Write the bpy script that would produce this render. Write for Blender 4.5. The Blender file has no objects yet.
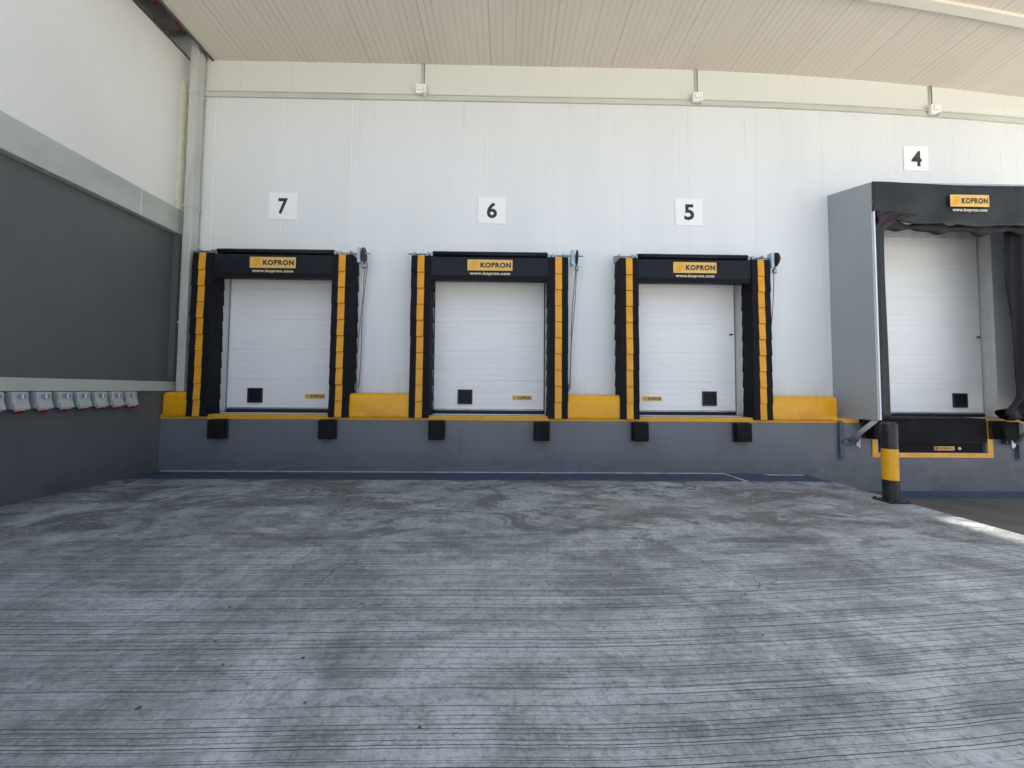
import bpy, bmesh, math, random
from mathutils import Vector, Matrix
random.seed(7)
PI = math.pi
scene = bpy.context.scene
COL = scene.collection

# ------------------------------------------------------------------ materials
def nt(m): return m.node_tree.nodes, m.node_tree.links
def base_mat(name, col=(.5,.5,.5), rough=.6, metal=0.0, spec=.5):
    m = bpy.data.materials.new(name); m.use_nodes = True
    N, L = nt(m); b = N['Principled BSDF']
    b.inputs['Base Color'].default_value = (*col, 1); b.inputs['Roughness'].default_value = rough
    b.inputs['Metallic'].default_value = metal; b.inputs['Specular IOR Level'].default_value = spec
    return m
def node(N, t, **kw):
    n = N.new(t)
    for k, v in kw.items(): setattr(n, k, v)
    return n
def mathn(N, L, op, a, b=None, c=None, clamp=False):
    n = N.new('ShaderNodeMath'); n.operation = op; n.use_clamp = clamp
    for i, v in enumerate((a, b, c)):
        if v is None: continue
        if isinstance(v, (int, float)): n.inputs[i].default_value = v
        else: L.new(v, n.inputs[i])
    return n.outputs[0]
def smooth(N, L, v, a, b, lo=0.0, hi=1.0):
    n = N.new('ShaderNodeMapRange'); n.interpolation_type = 'SMOOTHSTEP'
    L.new(v, n.inputs[0]); n.inputs[1].default_value = a; n.inputs[2].default_value = b
    n.inputs[3].default_value = lo; n.inputs[4].default_value = hi
    return n.outputs[0]
def coords(N, L, scale=(1,1,1), rot=(0,0,0), loc=(0,0,0)):
    t = N.new('ShaderNodeTexCoord'); g = N.new('ShaderNodeNewGeometry')
    m = N.new('ShaderNodeMapping'); L.new(g.outputs['Position'], m.inputs[0])
    m.inputs['Scale'].default_value = scale; m.inputs['Rotation'].default_value = rot; m.inputs['Location'].default_value = loc
    return m.outputs[0]
def noise(N, L, vec, scale, detail=4, rough=.55, dist=0.0):
    n = N.new('ShaderNodeTexNoise'); L.new(vec, n.inputs['Vector'])
    n.inputs['Scale'].default_value = scale; n.inputs['Detail'].default_value = detail
    n.inputs['Roughness'].default_value = rough; n.inputs['Distortion'].default_value = dist
    return n.outputs['Fac']
def mix(N, L, fac, a, b, blend='MIX'):
    n = N.new('ShaderNodeMix'); n.data_type = 'RGBA'; n.blend_type = blend
    if isinstance(fac, (int, float)): n.inputs[0].default_value = fac
    else: L.new(fac, n.inputs[0])
    for i, v in ((6, a), (7, b)):
        if isinstance(v, tuple): n.inputs[i].default_value = (*v, 1)
        else: L.new(v, n.inputs[i])
    return n.outputs[2]
def bump(N, L, h, strength, dist, prev=None):
    n = N.new('ShaderNodeBump'); n.inputs['Strength'].default_value = strength; n.inputs['Distance'].default_value = dist
    L.new(h, n.inputs['Height'])
    if prev is not None: L.new(prev, n.inputs['Normal'])
    return n.outputs[0]
def dirty(name, col, dark, rough=.6, scale=2.0, amt=.35, stretch=(1,1,1), bmp=.1, bscale=60, metal=0, spec=.4, rvar=.15):
    """a painted or plain surface with uneven tone, streaks and a fine grain"""
    m = base_mat(name, col, rough, metal, spec); N, L = nt(m); b = N['Principled BSDF']
    v = coords(N, L, stretch); v0 = coords(N, L)
    f = noise(N, L, v, scale, 6, .6, .3)
    f = smooth(N, L, f, .38, .72, 0, amt)
    g = noise(N, L, v0, bscale, 3)
    c = mix(N, L, f, col, dark)
    c = mix(N, L, mathn(N, L, 'MULTIPLY', g, .12), c, tuple(x*.55 for x in col))
    L.new(c, b.inputs['Base Color'])
    r = mathn(N, L, 'MULTIPLY_ADD', f, rvar/max(amt,.01), rough - rvar*.3, clamp=True); L.new(r, b.inputs['Roughness'])
    if bmp: L.new(bump(N, L, g, bmp, .004), b.inputs['Normal'])
    return m

M = {}
# sandwich panel wall: vertical panels 1.115 m wide with micro ribs, joints pale
def wall_mat():
    m = base_mat('panel_wall_paint', (.72,.74,.74), .38, 0, .4); N, L = nt(m); b = N['Principled BSDF']
    g = N.new('ShaderNodeNewGeometry'); s = N.new('ShaderNodeSeparateXYZ'); L.new(g.outputs['Position'], s.inputs[0])
    X, Z = s.outputs[0], s.outputs[2]
    u = mathn(N, L, 'FRACT', mathn(N, L, 'DIVIDE', mathn(N, L, 'ADD', X, 3.69+1.115*4), 1.115))
    d = mathn(N, L, 'ABSOLUTE', mathn(N, L, 'SUBTRACT', u, .5))          # .5 at the joint
    joint = smooth(N, L, d, .4895, .4945)
    rim = smooth(N, L, d, .478, .486)
    rim = mathn(N, L, 'SUBTRACT', rim, joint)
    rib = mathn(N, L, 'SINE', mathn(N, L, 'MULTIPLY', X, 2*PI/.032))
    rib = smooth(N, L, rib, .2, 1.0)
    below = smooth(N, L, Z, 6.0, 6.03, 1, 0)
    n1 = noise(N, L, coords(N, L, (1,1,.25)), 1.1, 5, .6)
    n2 = noise(N, L, coords(N, L, (3,3,.3)), 6, 5, .65)
    pan = N.new('ShaderNodeTexWhiteNoise'); pan.noise_dimensions = '1D'
    L.new(mathn(N, L, 'FLOOR', mathn(N, L, 'DIVIDE', mathn(N, L, 'ADD', X, 3.69+1.115*4), 1.115)), pan.inputs['W'])
    c = mix(N, L, smooth(N, L, n1, .3, .7), (.755,.795,.82), (.70,.74,.765))
    c = mix(N, L, mathn(N, L, 'MULTIPLY', pan.outputs['Value'], .22), c, (.79,.82,.845))
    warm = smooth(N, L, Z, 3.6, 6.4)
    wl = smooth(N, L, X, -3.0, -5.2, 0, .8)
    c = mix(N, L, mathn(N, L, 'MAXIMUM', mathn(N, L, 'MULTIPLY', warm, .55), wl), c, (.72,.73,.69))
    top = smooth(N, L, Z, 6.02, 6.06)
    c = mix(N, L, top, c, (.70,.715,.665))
    st = smooth(N, L, n2, .55, .85, 0, .16)
    c = mix(N, L, st, c, (.5,.5,.49))
    run = noise(N, L, coords(N, L, (7,1,.18), (0,0,0), (2,0,3)), 2.4, 6, .7)
    c = mix(N, L, mathn(N, L, 'MULTIPLY', smooth(N, L, run, .55, .75, 0, .30), smooth(N, L, Z, 4.2, 6.0)), c, (.45,.44,.41))
    c = mix(N, L, mathn(N, L, 'MULTIPLY', smooth(N, L, n2, .4, .7, .05, .28), smooth(N, L, Z, 1.6, 1.16)), c, (.42,.41,.39))
    c = mix(N, L, mathn(N, L, 'MULTIPLY', mathn(N, L, 'MULTIPLY', rib, below), .07), c, (.35,.37,.4))
    jf = mathn(N, L, 'MULTIPLY', joint, smooth(N, L, X, 3.5, -3.5, .25, .8))
    c = mix(N, L, mathn(N, L, 'MULTIPLY', jf, below), c, (.9,.9,.87))
    c = mix(N, L, mathn(N, L, 'MULTIPLY', mathn(N, L, 'MULTIPLY', rim, below), .22), c, (.42,.43,.44))
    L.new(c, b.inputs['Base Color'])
    h = mathn(N, L, 'MULTIPLY', mathn(N, L, 'ADD', rib, mathn(N, L, 'MULTIPLY', rim, -4.0)), below)
    nb = bump(N, L, h, .25, .0012)
    nb = bump(N, L, n1, .15, .02, nb)
    L.new(nb, b.inputs['Normal'])
    return m
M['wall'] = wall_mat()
def ceiling_mat():
    m = base_mat('canopy_soffit_paint', (.6,.55,.45), .55, 0, .3); N, L = nt(m); b = N['Principled BSDF']
    g = N.new('ShaderNodeNewGeometry'); s = N.new('ShaderNodeSeparateXYZ'); L.new(g.outputs['Position'], s.inputs[0])
    X, Y = s.outputs[0], s.outputs[1]
    k = mathn(N, L, 'FRACT', mathn(N, L, 'DIVIDE', mathn(N, L, 'ADD', X, 20), .1))
    kk = mathn(N, L, 'ABSOLUTE', mathn(N, L, 'SUBTRACT', k, .5))
    rib = smooth(N, L, kk, .36, .47)
    u = mathn(N, L, 'FRACT', mathn(N, L, 'DIVIDE', mathn(N, L, 'ADD', X, 20.3), 1.0))
    uu = mathn(N, L, 'ABSOLUTE', mathn(N, L, 'SUBTRACT', u, .5))
    joint = smooth(N, L, uu, .484, .492)
    n1 = noise(N, L, coords(N, L, (1,.3,1)), 1.2, 5, .6)
    n2 = noise(N, L, coords(N, L, (9,.12,1)), 2.2, 3, .6)
    pan = N.new('ShaderNodeTexWhiteNoise'); pan.noise_dimensions = '1D'
    L.new(mathn(N, L, 'FLOOR', mathn(N, L, 'ADD', X, 20.3)), pan.inputs['W'])
    c = mix(N, L, smooth(N, L, n1, .3, .7), (.70,.64,.56), (.65,.595,.515))
    c = mix(N, L, mathn(N, L, 'MULTIPLY', pan.outputs['Value'], .35), c, (.72,.67,.58))
    ribf = mathn(N, L, 'MULTIPLY', rib, smooth(N, L, n2, .35, .65, .08, .40))
    c = mix(N, L, ribf, c, (.34,.30,.25))
    c = mix(N, L, mathn(N, L, 'MULTIPLY', joint, .20), c, (.24,.22,.19))
    L.new(c, b.inputs['Base Color'])
    L.new(bump(N, L, mathn(N, L, 'ADD', rib, mathn(N, L, 'MULTIPLY', joint, 2)), -.4, .004), b.inputs['Normal'])
    return m
M['ceiling'] = ceiling_mat()
def concrete_mat():
    m = base_mat('tined_concrete', (.25,.26,.27), .8, 0, .3); N, L = nt(m); b = N['Principled BSDF']
    g = N.new('ShaderNodeNewGeometry'); s = N.new('ShaderNodeSeparateXYZ'); L.new(g.outputs['Position'], s.inputs[0])
    X, Y = s.outputs[0], s.outputs[1]
    P0 = coords(N, L)
    mul = lambda a, c_: mathn(N, L, 'MULTIPLY', a, c_); add = lambda a, c_: mathn(N, L, 'ADD', a, c_); mx = lambda a, c_: mathn(N, L, 'MAXIMUM', a, c_)
    big = noise(N, L, P0, .5, 8, .62, .8)
    mid = noise(N, L, coords(N, L, (.7,1.3,1), (0,0,.15)), 1.7, 10, .70, .9)
    lane = noise(N, L, coords(N, L, (.95,.22,1), (0,0,-.10)), 1.3, 8, .62, .5)
    fine = noise(N, L, P0, 16, 10, .75)
    grit = noise(N, L, P0, 52, 6, .85)
    edge = noise(N, L, coords(N, L, (.5,.5,1)), 1.1, 6, .65)
    yy = add(Y, mathn(N, L, 'MULTIPLY_ADD', edge, 2.6, -1.3))
    near = smooth(N, L, yy, 4.4, 2.5)
    # line coordinate: grooves run along X, drift slightly and climb toward the right
    w = noise(N, L, coords(N, L, (.35,.2,1)), 1.0, 2, .5)
    w2 = noise(N, L, coords(N, L, (5,2,1)), 1.0, 5, .6)
    bend = mul(mathn(N, L, 'POWER', mx(mathn(N, L, 'SUBTRACT', X, .4), 0), 1.5), -.05)
    v = add(add(add(Y, bend), mul(w, .07)), mul(w2, .012))
    rough_ = noise(N, L, P0, 45, 4, .7)
    def lines(freq, wid, off):
        vo = N.new('ShaderNodeTexVoronoi'); vo.voronoi_dimensions = '1D'; vo.feature = 'DISTANCE_TO_EDGE'
        vo.inputs['Scale'].default_value = freq; L.new(add(v, off), vo.inputs['W'])
        return smooth(N, L, add(vo.outputs['Distance'], mul(rough_, wid*.9)), wid*.45, wid*1.25, 1, 0)
    strip = N.new('ShaderNodeTexVoronoi'); strip.voronoi_dimensions = '1D'; strip.inputs['Scale'].default_value = 26; L.new(v, strip.inputs['W'])
    sc = N.new('ShaderNodeSeparateColor'); L.new(strip.outputs['Color'], sc.inputs[0])
    brkA = smooth(N, L, noise(N, L, coords(N, L, (.9,7,1)), 1.0, 6, .7), .45, .60)
    brkB = smooth(N, L, noise(N, L, coords(N, L, (.6,4,1), (0,0,0), (5,5,0)), 1.0, 6, .7), .40, .52)
    brkC = smooth(N, L, noise(N, L, coords(N, L, (.4,3,1), (0,0,0), (9,2,0)), 1.0, 5, .65), .34, .42)
    lA = mul(mul(lines(50, .10, 3.3), brkA), .5); lB = mul(mul(lines(26, .06, 0), brkB), .9); lC = mul(mul(lines(10.5, .028, 31.7), brkC), 1.0)
    gm = mul(mx(mx(lA, lB), lC), mx(near, .07))
    # tone: clean grey-blue, dark traffic film, stains
    c = mix(N, L, smooth(N, L, mid, .36, .62), (.150,.172,.176), (.40,.438,.445))
    c = mix(N, L, smooth(N, L, big, .38, .66, .0, .6), c, (.22,.243,.252))
    c = mix(N, L, mul(smooth(N, L, sc.outputs[0], 0, 1, 0, .30), near), c, (.46,.50,.52))
    c = mix(N, L, smooth(N, L, lane, .48, .66, 0, .55), c, (.115,.132,.138))
    far = smooth(N, L, Y, 2.3, 3.5)
    blot = noise(N, L, coords(N, L, (.6,1.15,1), (0,0,.2), (3.1,7.7,0)), 1.5, 10, .74, 1.2)
    pale = noise(N, L, coords(N, L, (.5,1.7,1), (0,0,.14), (1.2,4.4,0)), 2.0, 10, .74, 1.0)
    c = mix(N, L, smooth(N, L, pale, .54, .68, 0, .5), c, (.43,.47,.475))
    c = mix(N, L, mul(smooth(N, L, blot, .475, .57, 0, .8), far), c, (.085,.087,.09))
    red = noise(N, L, coords(N, L, (.6,1.0,1), (0,0,0), (9.2,1.3,0)), 1.2, 8, .66, .8)
    c = mix(N, L, mul(smooth(N, L, red, .53, .63, 0, .5), far), c, (.16,.128,.12))
    blot2 = noise(N, L, coords(N, L, (.9,1.5,1), (0,0,-.1), (13.1,2.7,0)), 3.2, 10, .78, .8)
    c = mix(N, L, smooth(N, L, blot2, .53, .68, 0, .5), c, (.11,.126,.13))
    c = mix(N, L, smooth(N, L, fine, .47, .68, 0, .55), c, (.10,.108,.114))
    c = mix(N, L, smooth(N, L, fine, .44, .32, 0, .35), c, (.5,.535,.55))
    c = mix(N, L, smooth(N, L, grit, .54, .63, 0, .55), c, (.06,.066,.07))
    c = mix(N, L, smooth(N, L, grit, .44, .36, 0, .45), c, (.52,.55,.56))
    # hair cracks, some running toward the wall
    cv = N.new('ShaderNodeTexVoronoi'); cv.feature = 'DISTANCE_TO_EDGE'; cv.inputs['Scale'].default_value = 1.1
    dn = N.new('ShaderNodeTexNoise'); dn.inputs['Scale'].default_value = 2.2; dn.inputs['Detail'].default_value = 6; L.new(P0, dn.inputs['Vector'])
    vm = N.new('ShaderNodeVectorMath'); vm.operation = 'MULTIPLY_ADD'; L.new(dn.outputs['Color'], vm.inputs[0]); vm.inputs[1].default_value = (.5,.5,0); L.new(coords(N, L, (1.5,.5,1)), vm.inputs[2])
    L.new(vm.outputs[0], cv.inputs['Vector'])
    crack = mul(smooth(N, L, cv.outputs['Distance'], .001, .006, 1, 0), smooth(N, L, noise(N, L, P0, .9, 4, .6), .50, .60))
    vor = N.new('ShaderNodeTexVoronoi'); vor.inputs['Scale'].default_value = 6.5; L.new(P0, vor.inputs['Vector'])
    pick = N.new('ShaderNodeSeparateColor'); L.new(vor.outputs['Color'], pick.inputs[0])
    pit = smooth(N, L, add(vor.outputs['Distance'], mul(fine, .22)), .14, .18, 1, 0)
    pit = mul(pit, smooth(N, L, pick.outputs[0], .60, .64))
    holes = mx(mx(gm, mul(crack, .6)), mul(pit, .9))
    c = mix(N, L, mul(holes, .92), c, (.022,.025,.028))
    L.new(c, b.inputs['Base Color'])
    L.new(smooth(N, L, mid, .3, .7, .62, .85), b.inputs['Roughness'])
    nb = bump(N, L, mul(holes, -1.0), .9, .006)
    nb = bump(N, L, fine, .55, .006, nb); nb = bump(N, L, grit, .35, .0025, nb); nb = bump(N, L, mid, .35, .02, nb)
    L.new(nb, b.inputs['Normal'])
    return m
M['slab'] = concrete_mat()
M['ground'] = dirty('worn_brown_concrete', (.135,.125,.118), (.08,.074,.07), .85, .8, .8, (1,.5,1), .3, 40)
M['bounce_yard'] = dirty('pale_bounce_concrete', (.60,.58,.54), (.45,.43,.40), .85, .5, .7, (1,1,1), .3, 40)  # kept pale so the unseen ground bounces more light into the bays
M['base'] = dirty('grey_blue_base_paint', (.158,.172,.192), (.125,.138,.158), .5, 1.4, .7, (1,1,.6), .12, 30)
def scuffed(m, dark, light, z0=.0):
    N, L = nt(m); b = N['Principled BSDF']; src = b.inputs['Base Color'].links[0].from_socket
    g = N.new('ShaderNodeNewGeometry'); s_ = N.new('ShaderNodeSeparateXYZ'); L.new(g.outputs['Position'], s_.inputs[0])
    n1 = noise(N, L, coords(N, L, (1,1,2.5)), 3.0, 9, .72, .6)
    n2 = noise(N, L, coords(N, L, (3.5,1,.35)), 3.5, 8, .7, .3)
    n3 = noise(N, L, coords(N, L, (1,1,1), (0,.5,0)), 14, 7, .8, .5)
    low = smooth(N, L, s_.outputs[2], z0+.40, z0)
    c = mix(N, L, mathn(N, L, 'MULTIPLY', low, smooth(N, L, n1, .35, .65, .1, .6)), src, dark)
    c = mix(N, L, smooth(N, L, n2, .55, .72, 0, .35), c, dark)
    c = mix(N, L, smooth(N, L, n3, .64, .72, 0, .5), c, light)
    L.new(c, b.inputs['Base Color'])
scuffed(M['base'], (.085,.09,.10), (.30,.31,.32))
M['blue'] = dirty('dark_blue_floor_paint', (.045,.07,.115), (.09,.11,.14), .45, 3.5, .6, (.4,1,1), .1, 40)
M['yellow'] = dirty('yellow_safety_paint', (.86,.41,.007), (.64,.29,.008), .24, 2.0, .55, (1,1,2.2), .12, 35)
M['sill'] = dirty('yellow_sill_paint', (.72,.36,.03), (.48,.27,.06), .45, 5, .5, (1,1,1), .12, 35)
M['stripe'] = dirty('yellow_flap_vinyl', (.80,.37,.022), (.58,.26,.02), .5, 6, .5, (1,1,1), .1, 50)
M['black'] = dirty('black_seal_fabric', (.006,.007,.010), (.013,.014,.018), .75, 4, .8, (1,1,1), .25, 80, 0, .2)
M['navy'] = dirty('black_header_vinyl', (.006,.009,.015), (.012,.016,.023), .5, 2.5, .7, (1,1,1), .12, 60, 0, .25)
M['rubber'] = dirty('worn_black_rubber', (.007,.007,.009), (.028,.027,.027), .8, 6, .6, (1,1,1), .5, 45, 0, .2)
M['steel'] = dirty('galvanised_steel', (.42,.46,.5), (.25,.28,.31), .42, 12, .6, (1,1,1), .1, 60, metal=.7)
M['bluesteel'] = dirty('pale_blue_bracket', (.42,.60,.75), (.3,.42,.55), .35, 12, .5, (1,1,1), .1, 60, metal=.1)
M['darksteel'] = dirty('brown_dark_steel', (.06,.045,.045), (.12,.08,.07), .6, 14, .6, (1,1,1), .1, 60, metal=.5)
M['bracket'] = dirty('blue_grey_bracket_paint', (.07,.105,.15), (.13,.16,.2), .5, 8, .6, (1,1,1), .1, 60)
M['chain'] = base_mat('cord_grey', (.16,.15,.16), .6)
M['door'] = dirty('white_door_coating', (.86,.88,.90), (.77,.79,.82), .35, 1.6, .45, (.4,1,2.5), .05, 60)
M['frame'] = dirty('door_frame_white', (.68,.69,.70), (.5,.5,.51), .45, 4, .5, (2,2,.5), .05, 60)
M['gap'] = base_mat('dark_gasket', (.015,.018,.025), .7)
M['window'] = base_mat('dark_door_window', (.008,.011,.018), .45, 0, .2)
M['winframe'] = base_mat('black_window_frame', (.012,.014,.018), .5)
M['sign'] = dirty('white_sign_sheet', (.90,.91,.92), (.84,.85,.86), .35, 3, .4, (1,1,1), .02, 60)
M['ink'] = base_mat('black_sign_lettering', (.015,.018,.025), .45)
M['label'] = dirty('yellow_label_sheet', (.78,.50,.14), (.66,.40,.10), .4, 8, .5, (1,1,1), .02, 60)
M['orange'] = base_mat('amber_logo_print', (.75,.37,.02), .45)
M['url'] = base_mat('pale_web_lettering', (.62,.56,.38), .5)
M['inkd'] = base_mat('dark_logo_lettering', (.03,.02,.015), .5)
M['panelwall'] = dirty('dark_grey_panel_paint', (.118,.130,.131), (.10,.111,.112), .5, .8, .7, (1,1,.6), .1, 25)
M['lowwall'] = dirty('charcoal_lower_wall_paint', (.118,.127,.135), (.10,.107,.114), .6, .9, .7, (1,1,.6), .15, 25)
scuffed(M['lowwall'], (.06,.064,.07), (.14,.145,.15)); scuffed(M['panelwall'], (.095,.103,.10), (.15,.16,.158), 1.3)
scuffed(M['yellow'], (.48,.215,.012), (.72,.40,.06), .7)
M['band'] = dirty('light_grey_flashing', (.50,.52,.48), (.38,.395,.365), .5, 2.2, .7, (1,.5,1.5), .1, 40)
M['plaster'] = dirty('cream_white_render', (.83,.835,.80), (.77,.775,.73), .8, .7, .7, (1,1,1), .35, 22)
M['flash'] = dirty('cream_grey_flashing', (.60,.60,.54), (.48,.48,.43), .5, 3, .7, (.4,1,1), .1, 40)
M['beam'] = dirty('bright_gutter_paint', (.80,.77,.68), (.7,.66,.57), .45, 3, .5, (.3,1,1), .1, 40)
M['pipe'] = dirty('pale_grey_downpipe', (.54,.555,.52), (.42,.435,.41), .45, 3, .7, (2,2,.4), .1, 40)
M['foam'] = dirty('cream_filler', (.78,.77,.62), (.62,.6,.48), .9, 12, .6, (1,1,1), .6, 60)
M['dark'] = base_mat('dark_roof_steel', (.10,.095,.09), .7)  # dark steel of the roof void and thin trims
M['purlin'] = base_mat('roof_purlin_grey', (.30,.29,.26), .6)
M['red'] = base_mat('red_pipe_paint', (.30,.02,.03), .4)
M['redplug'] = base_mat('red_socket_plastic', (.35,.008,.02), .4)
M['socket'] = dirty('grey_socket_plastic', (.46,.48,.48), (.37,.39,.39), .4, 18, .5, (1,1,1), .05, 60)
M['socketlight'] = base_mat('pale_socket_plastic', (.66,.68,.70), .4)
M['dial'] = base_mat('darker_dial_plastic', (.22,.25,.29), .4)
M['box'] = base_mat('white_box_plastic', (.86,.87,.85), .4)
M['boxgrey'] = base_mat('grey_box_plastic', (.55,.56,.55), .5)
M['shside'] = dirty('blue_grey_shelter_sheet', (.38,.425,.46), (.33,.37,.405), .42, .9, .7, (1,1,.5), .06, 40)
M['curtain'] = dirty('grey_green_curtain', (.015,.021,.024), (.009,.012,.015), .55, 2.4, .8, (1,1,.5), .15, 60)
M['curtaind'] = dirty('black_purple_curtain', (.009,.007,.013), (.018,.013,.021), .7, 5, .8, (3,1,.4), .2, 60)
M['maroon'] = dirty('purple_brown_curtain_fold', (.045,.027,.036), (.018,.012,.017), .7, 6, .8, (1,1,1), .2, 60)
M['trim'] = base_mat('white_edge_trim', (.82,.82,.88), .35)
M['bolb'] = dirty('black_bollard_paint', (.014,.014,.018), (.035,.035,.04), .38, 9, .6, (1,1,1), .15, 50)
M['boly'] = dirty('yellow_bollard_paint', (.74,.37,.015), (.5,.25,.02), .32, 9, .6, (1,1,1), .15, 50)
M['stainless'] = base_mat('bright_steel_foot', (.72,.76,.78), .3, .6)
M['palejoint'] = dirty('pale_sealant', (.50,.56,.60), (.2,.25,.3), .7, 5, .8, (1,1,1), .1, 60)

# ------------------------------------------------------------------ mesh helpers
class MB:
    def __init__(s): s.bm = bmesh.new(); s.mats = []
    def mi(s, m):
        if m not in s.mats: s.mats.append(m)
        return s.mats.index(m)
    def poly(s, pts, m, smooth=False):
        f = s.bm.faces.new([s.bm.verts.new(p) for p in pts]); f.material_index = s.mi(m); f.smooth = smooth; return f
    def box(s, x0, x1, y0, y1, z0, z1, m):
        v = [s.bm.verts.new(p) for p in ((x0,y0,z0),(x1,y0,z0),(x1,y1,z0),(x0,y1,z0),(x0,y0,z1),(x1,y0,z1),(x1,y1,z1),(x0,y1,z1))]
        i = s.mi(m)
        for q in ((0,3,2,1),(4,5,6,7),(0,1,5,4),(1,2,6,5),(2,3,7,6),(3,0,4,7)):
            f = s.bm.faces.new([v[k] for k in q]); f.material_index = i
        return s
    def prism(s, prof, axis, a0, a1, m, smooth=False):
        """profile (list of 2D points) extruded along an axis: 'x' -> (y,z), 'y' -> (x,z), 'z' -> (x,y)"""
        def P(p, a): return (a,p[0],p[1]) if axis=='x' else (p[0],a,p[1]) if axis=='y' else (p[0],p[1],a)
        A = [s.bm.verts.new(P(p,a0)) for p in prof]; B = [s.bm.verts.new(P(p,a1)) for p in prof]
        i = s.mi(m); n = len(prof); fs = []
        fs.append(s.bm.faces.new(A)); fs.append(s.bm.faces.new(B[::-1]))
        for k in range(n):
            f = s.bm.faces.new((A[k], B[k], B[(k+1)%n], A[(k+1)%n])); f.smooth = smooth; fs.append(f)
        for f in fs: f.material_index = i
        return s
    def tube(s, p0, p1, r0, r1, m, seg=20, smooth=True, cap=True):
        p0, p1 = Vector(p0), Vector(p1); d = (p1-p0).normalized()
        a = d.orthogonal().normalized(); b = d.cross(a)
        A = [s.bm.verts.new(p0+(a*math.cos(t)+b*math.sin(t))*r0) for t in [2*PI*k/seg for k in range(seg)]]
        B = [s.bm.verts.new(p1+(a*math.cos(t)+b*math.sin(t))*r1) for t in [2*PI*k/seg for k in range(seg)]]
        i = s.mi(m)
        for k in range(seg):
            f = s.bm.faces.new((A[k], A[(k+1)%seg], B[(k+1)%seg], B[k])); f.smooth = smooth; f.material_index = i
        if cap:
            f = s.bm.faces.new(A[::-1]); f.material_index = i; f = s.bm.faces.new(B); f.material_index = i
        return s
    def path(s, pts, r, m, seg=8):
        for a, b in zip(pts[:-1], pts[1:]): s.tube(a, b, r, r, m, seg)
        return s
    def lathe(s, prof, c, m, seg=32, mats=None):
        rings = []
        for r, z in prof:
            rings.append([s.bm.verts.new((c[0]+r*math.cos(2*PI*k/seg), c[1]+r*math.sin(2*PI*k/seg), c[2]+z)) for k in range(seg)] if r > 1e-6 else [s.bm.verts.new((c[0],c[1],c[2]+z))])
        for j in range(len(rings)-1):
            mm = s.mi(mats[j] if mats else m); A, B = rings[j], rings[j+1]
            for k in range(seg):
                k2 = (k+1)%seg
                if len(A)==1 and len(B)==1: continue
                vs = (A[0],B[k2],B[k]) if len(A)==1 else (A[k],A[k2],B[0]) if len(B)==1 else (A[k],A[k2],B[k2],B[k])
                f = s.bm.faces.new(vs); f.smooth = True; f.material_index = mm
        return s
    def grid(s, fn, nu, nv, m, smooth=True):
        V = [[s.bm.verts.new(fn(i/nu, j/nv)) for j in range(nv+1)] for i in range(nu+1)]; q = s.mi(m)
        for i in range(nu):
            for j in range(nv):
                f = s.bm.faces.new((V[i][j], V[i+1][j], V[i+1][j+1], V[i][j+1])); f.smooth = smooth; f.material_index = q
        return s
    def build(s, name, parent=None, bevel=0, seg=2, loc=None, weld=False, solid=0):
        if weld: bmesh.ops.remove_doubles(s.bm, verts=s.bm.verts, dist=.0004)
        bmesh.ops.recalc_face_normals(s.bm, faces=s.bm.faces)
        me = bpy.data.meshes.new(name); s.bm.to_mesh(me); s.bm.free()
        for m in s.mats: me.materials.append(m)
        o = bpy.data.objects.new(name, me); COL.objects.link(o)
        if parent is not None: o.parent = parent
        if loc is not None: o.location = loc
        if solid:
            md = o.modifiers.new('thickness', 'SOLIDIFY'); md.thickness = solid; md.offset = 0
        if bevel:
            md = o.modifiers.new('bevel', 'BEVEL'); md.width = bevel; md.segments = seg; md.limit_method = 'ANGLE'; md.angle_limit = math.radians(40)
            md.harden_normals = False
        return o
def tag(o, label=None, cat=None, group=None, kind=None):
    if label: o['label'] = label
    if cat: o['category'] = cat
    if group: o['group'] = group
    if kind: o['kind'] = kind
    return o
def thing(name, label, cat, loc=(0,0,0), group=None):
    o = bpy.data.objects.new(name, None); COL.objects.link(o); o.location = loc; o.empty_display_size = .1
    return tag(o, label, cat, group)
def copy_tree(o, parent=None):
    c = o.copy(); COL.objects.link(c)
    if parent is not None: c.parent = parent
    for ch in list(o.children): copy_tree(ch, c)
    return c
def text_polys(mb, txt, width, height, cx, y, cz, m, bold=0.0, space=1.0, shear=0):
    """lettering as mesh faces in the XZ plane facing -Y, fitted to width x height"""
    cu = bpy.data.curves.new('lettering', 'FONT'); cu.body = txt; cu.size = 1; cu.offset = bold; cu.resolution_u = 5; cu.space_character = space; cu.shear = shear
    ob = bpy.data.objects.new('lettering', cu); COL.objects.link(ob)
    bpy.context.view_layer.update()
    me = ob.evaluated_get(bpy.context.evaluated_depsgraph_get()).to_mesh()
    vs = [v.co.copy() for v in me.vertices]; fs = [tuple(p.vertices) for p in me.polygons]
    x0 = min(v.x for v in vs); x1 = max(v.x for v in vs); y0 = min(v.y for v in vs); y1 = max(v.y for v in vs)
    sx = width/(x1-x0); sy = height/(y1-y0)
    bv = [mb.bm.verts.new((cx+(v.x-(x0+x1)/2)*sx, y, cz+(v.y-(y0+y1)/2)*sy)) for v in vs]
    i = mb.mi(m)
    for f in fs:
        try: q = mb.bm.faces.new([bv[k] for k in f]); q.material_index = i
        except ValueError: pass
    COL.objects.unlink(ob); bpy.data.objects.remove(ob); bpy.data.curves.remove(cu)

W, B0 = 6.2, 5.95            # plane of the panel wall, front of the dock base
LX, CX = -5.25, -4.87        # side wall, left edge of the canopy soffit
XR = 15.0
def zc(x): return 6.63 - .0083*max(0, x-2)**2 if x < 9.5 else 6.63 - .0083*7.5**2
def zb(x): return 6.08 - .0057*max(0, x-2.5)**2 if x < 9.5 else 6.08 - .0057*49

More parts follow.
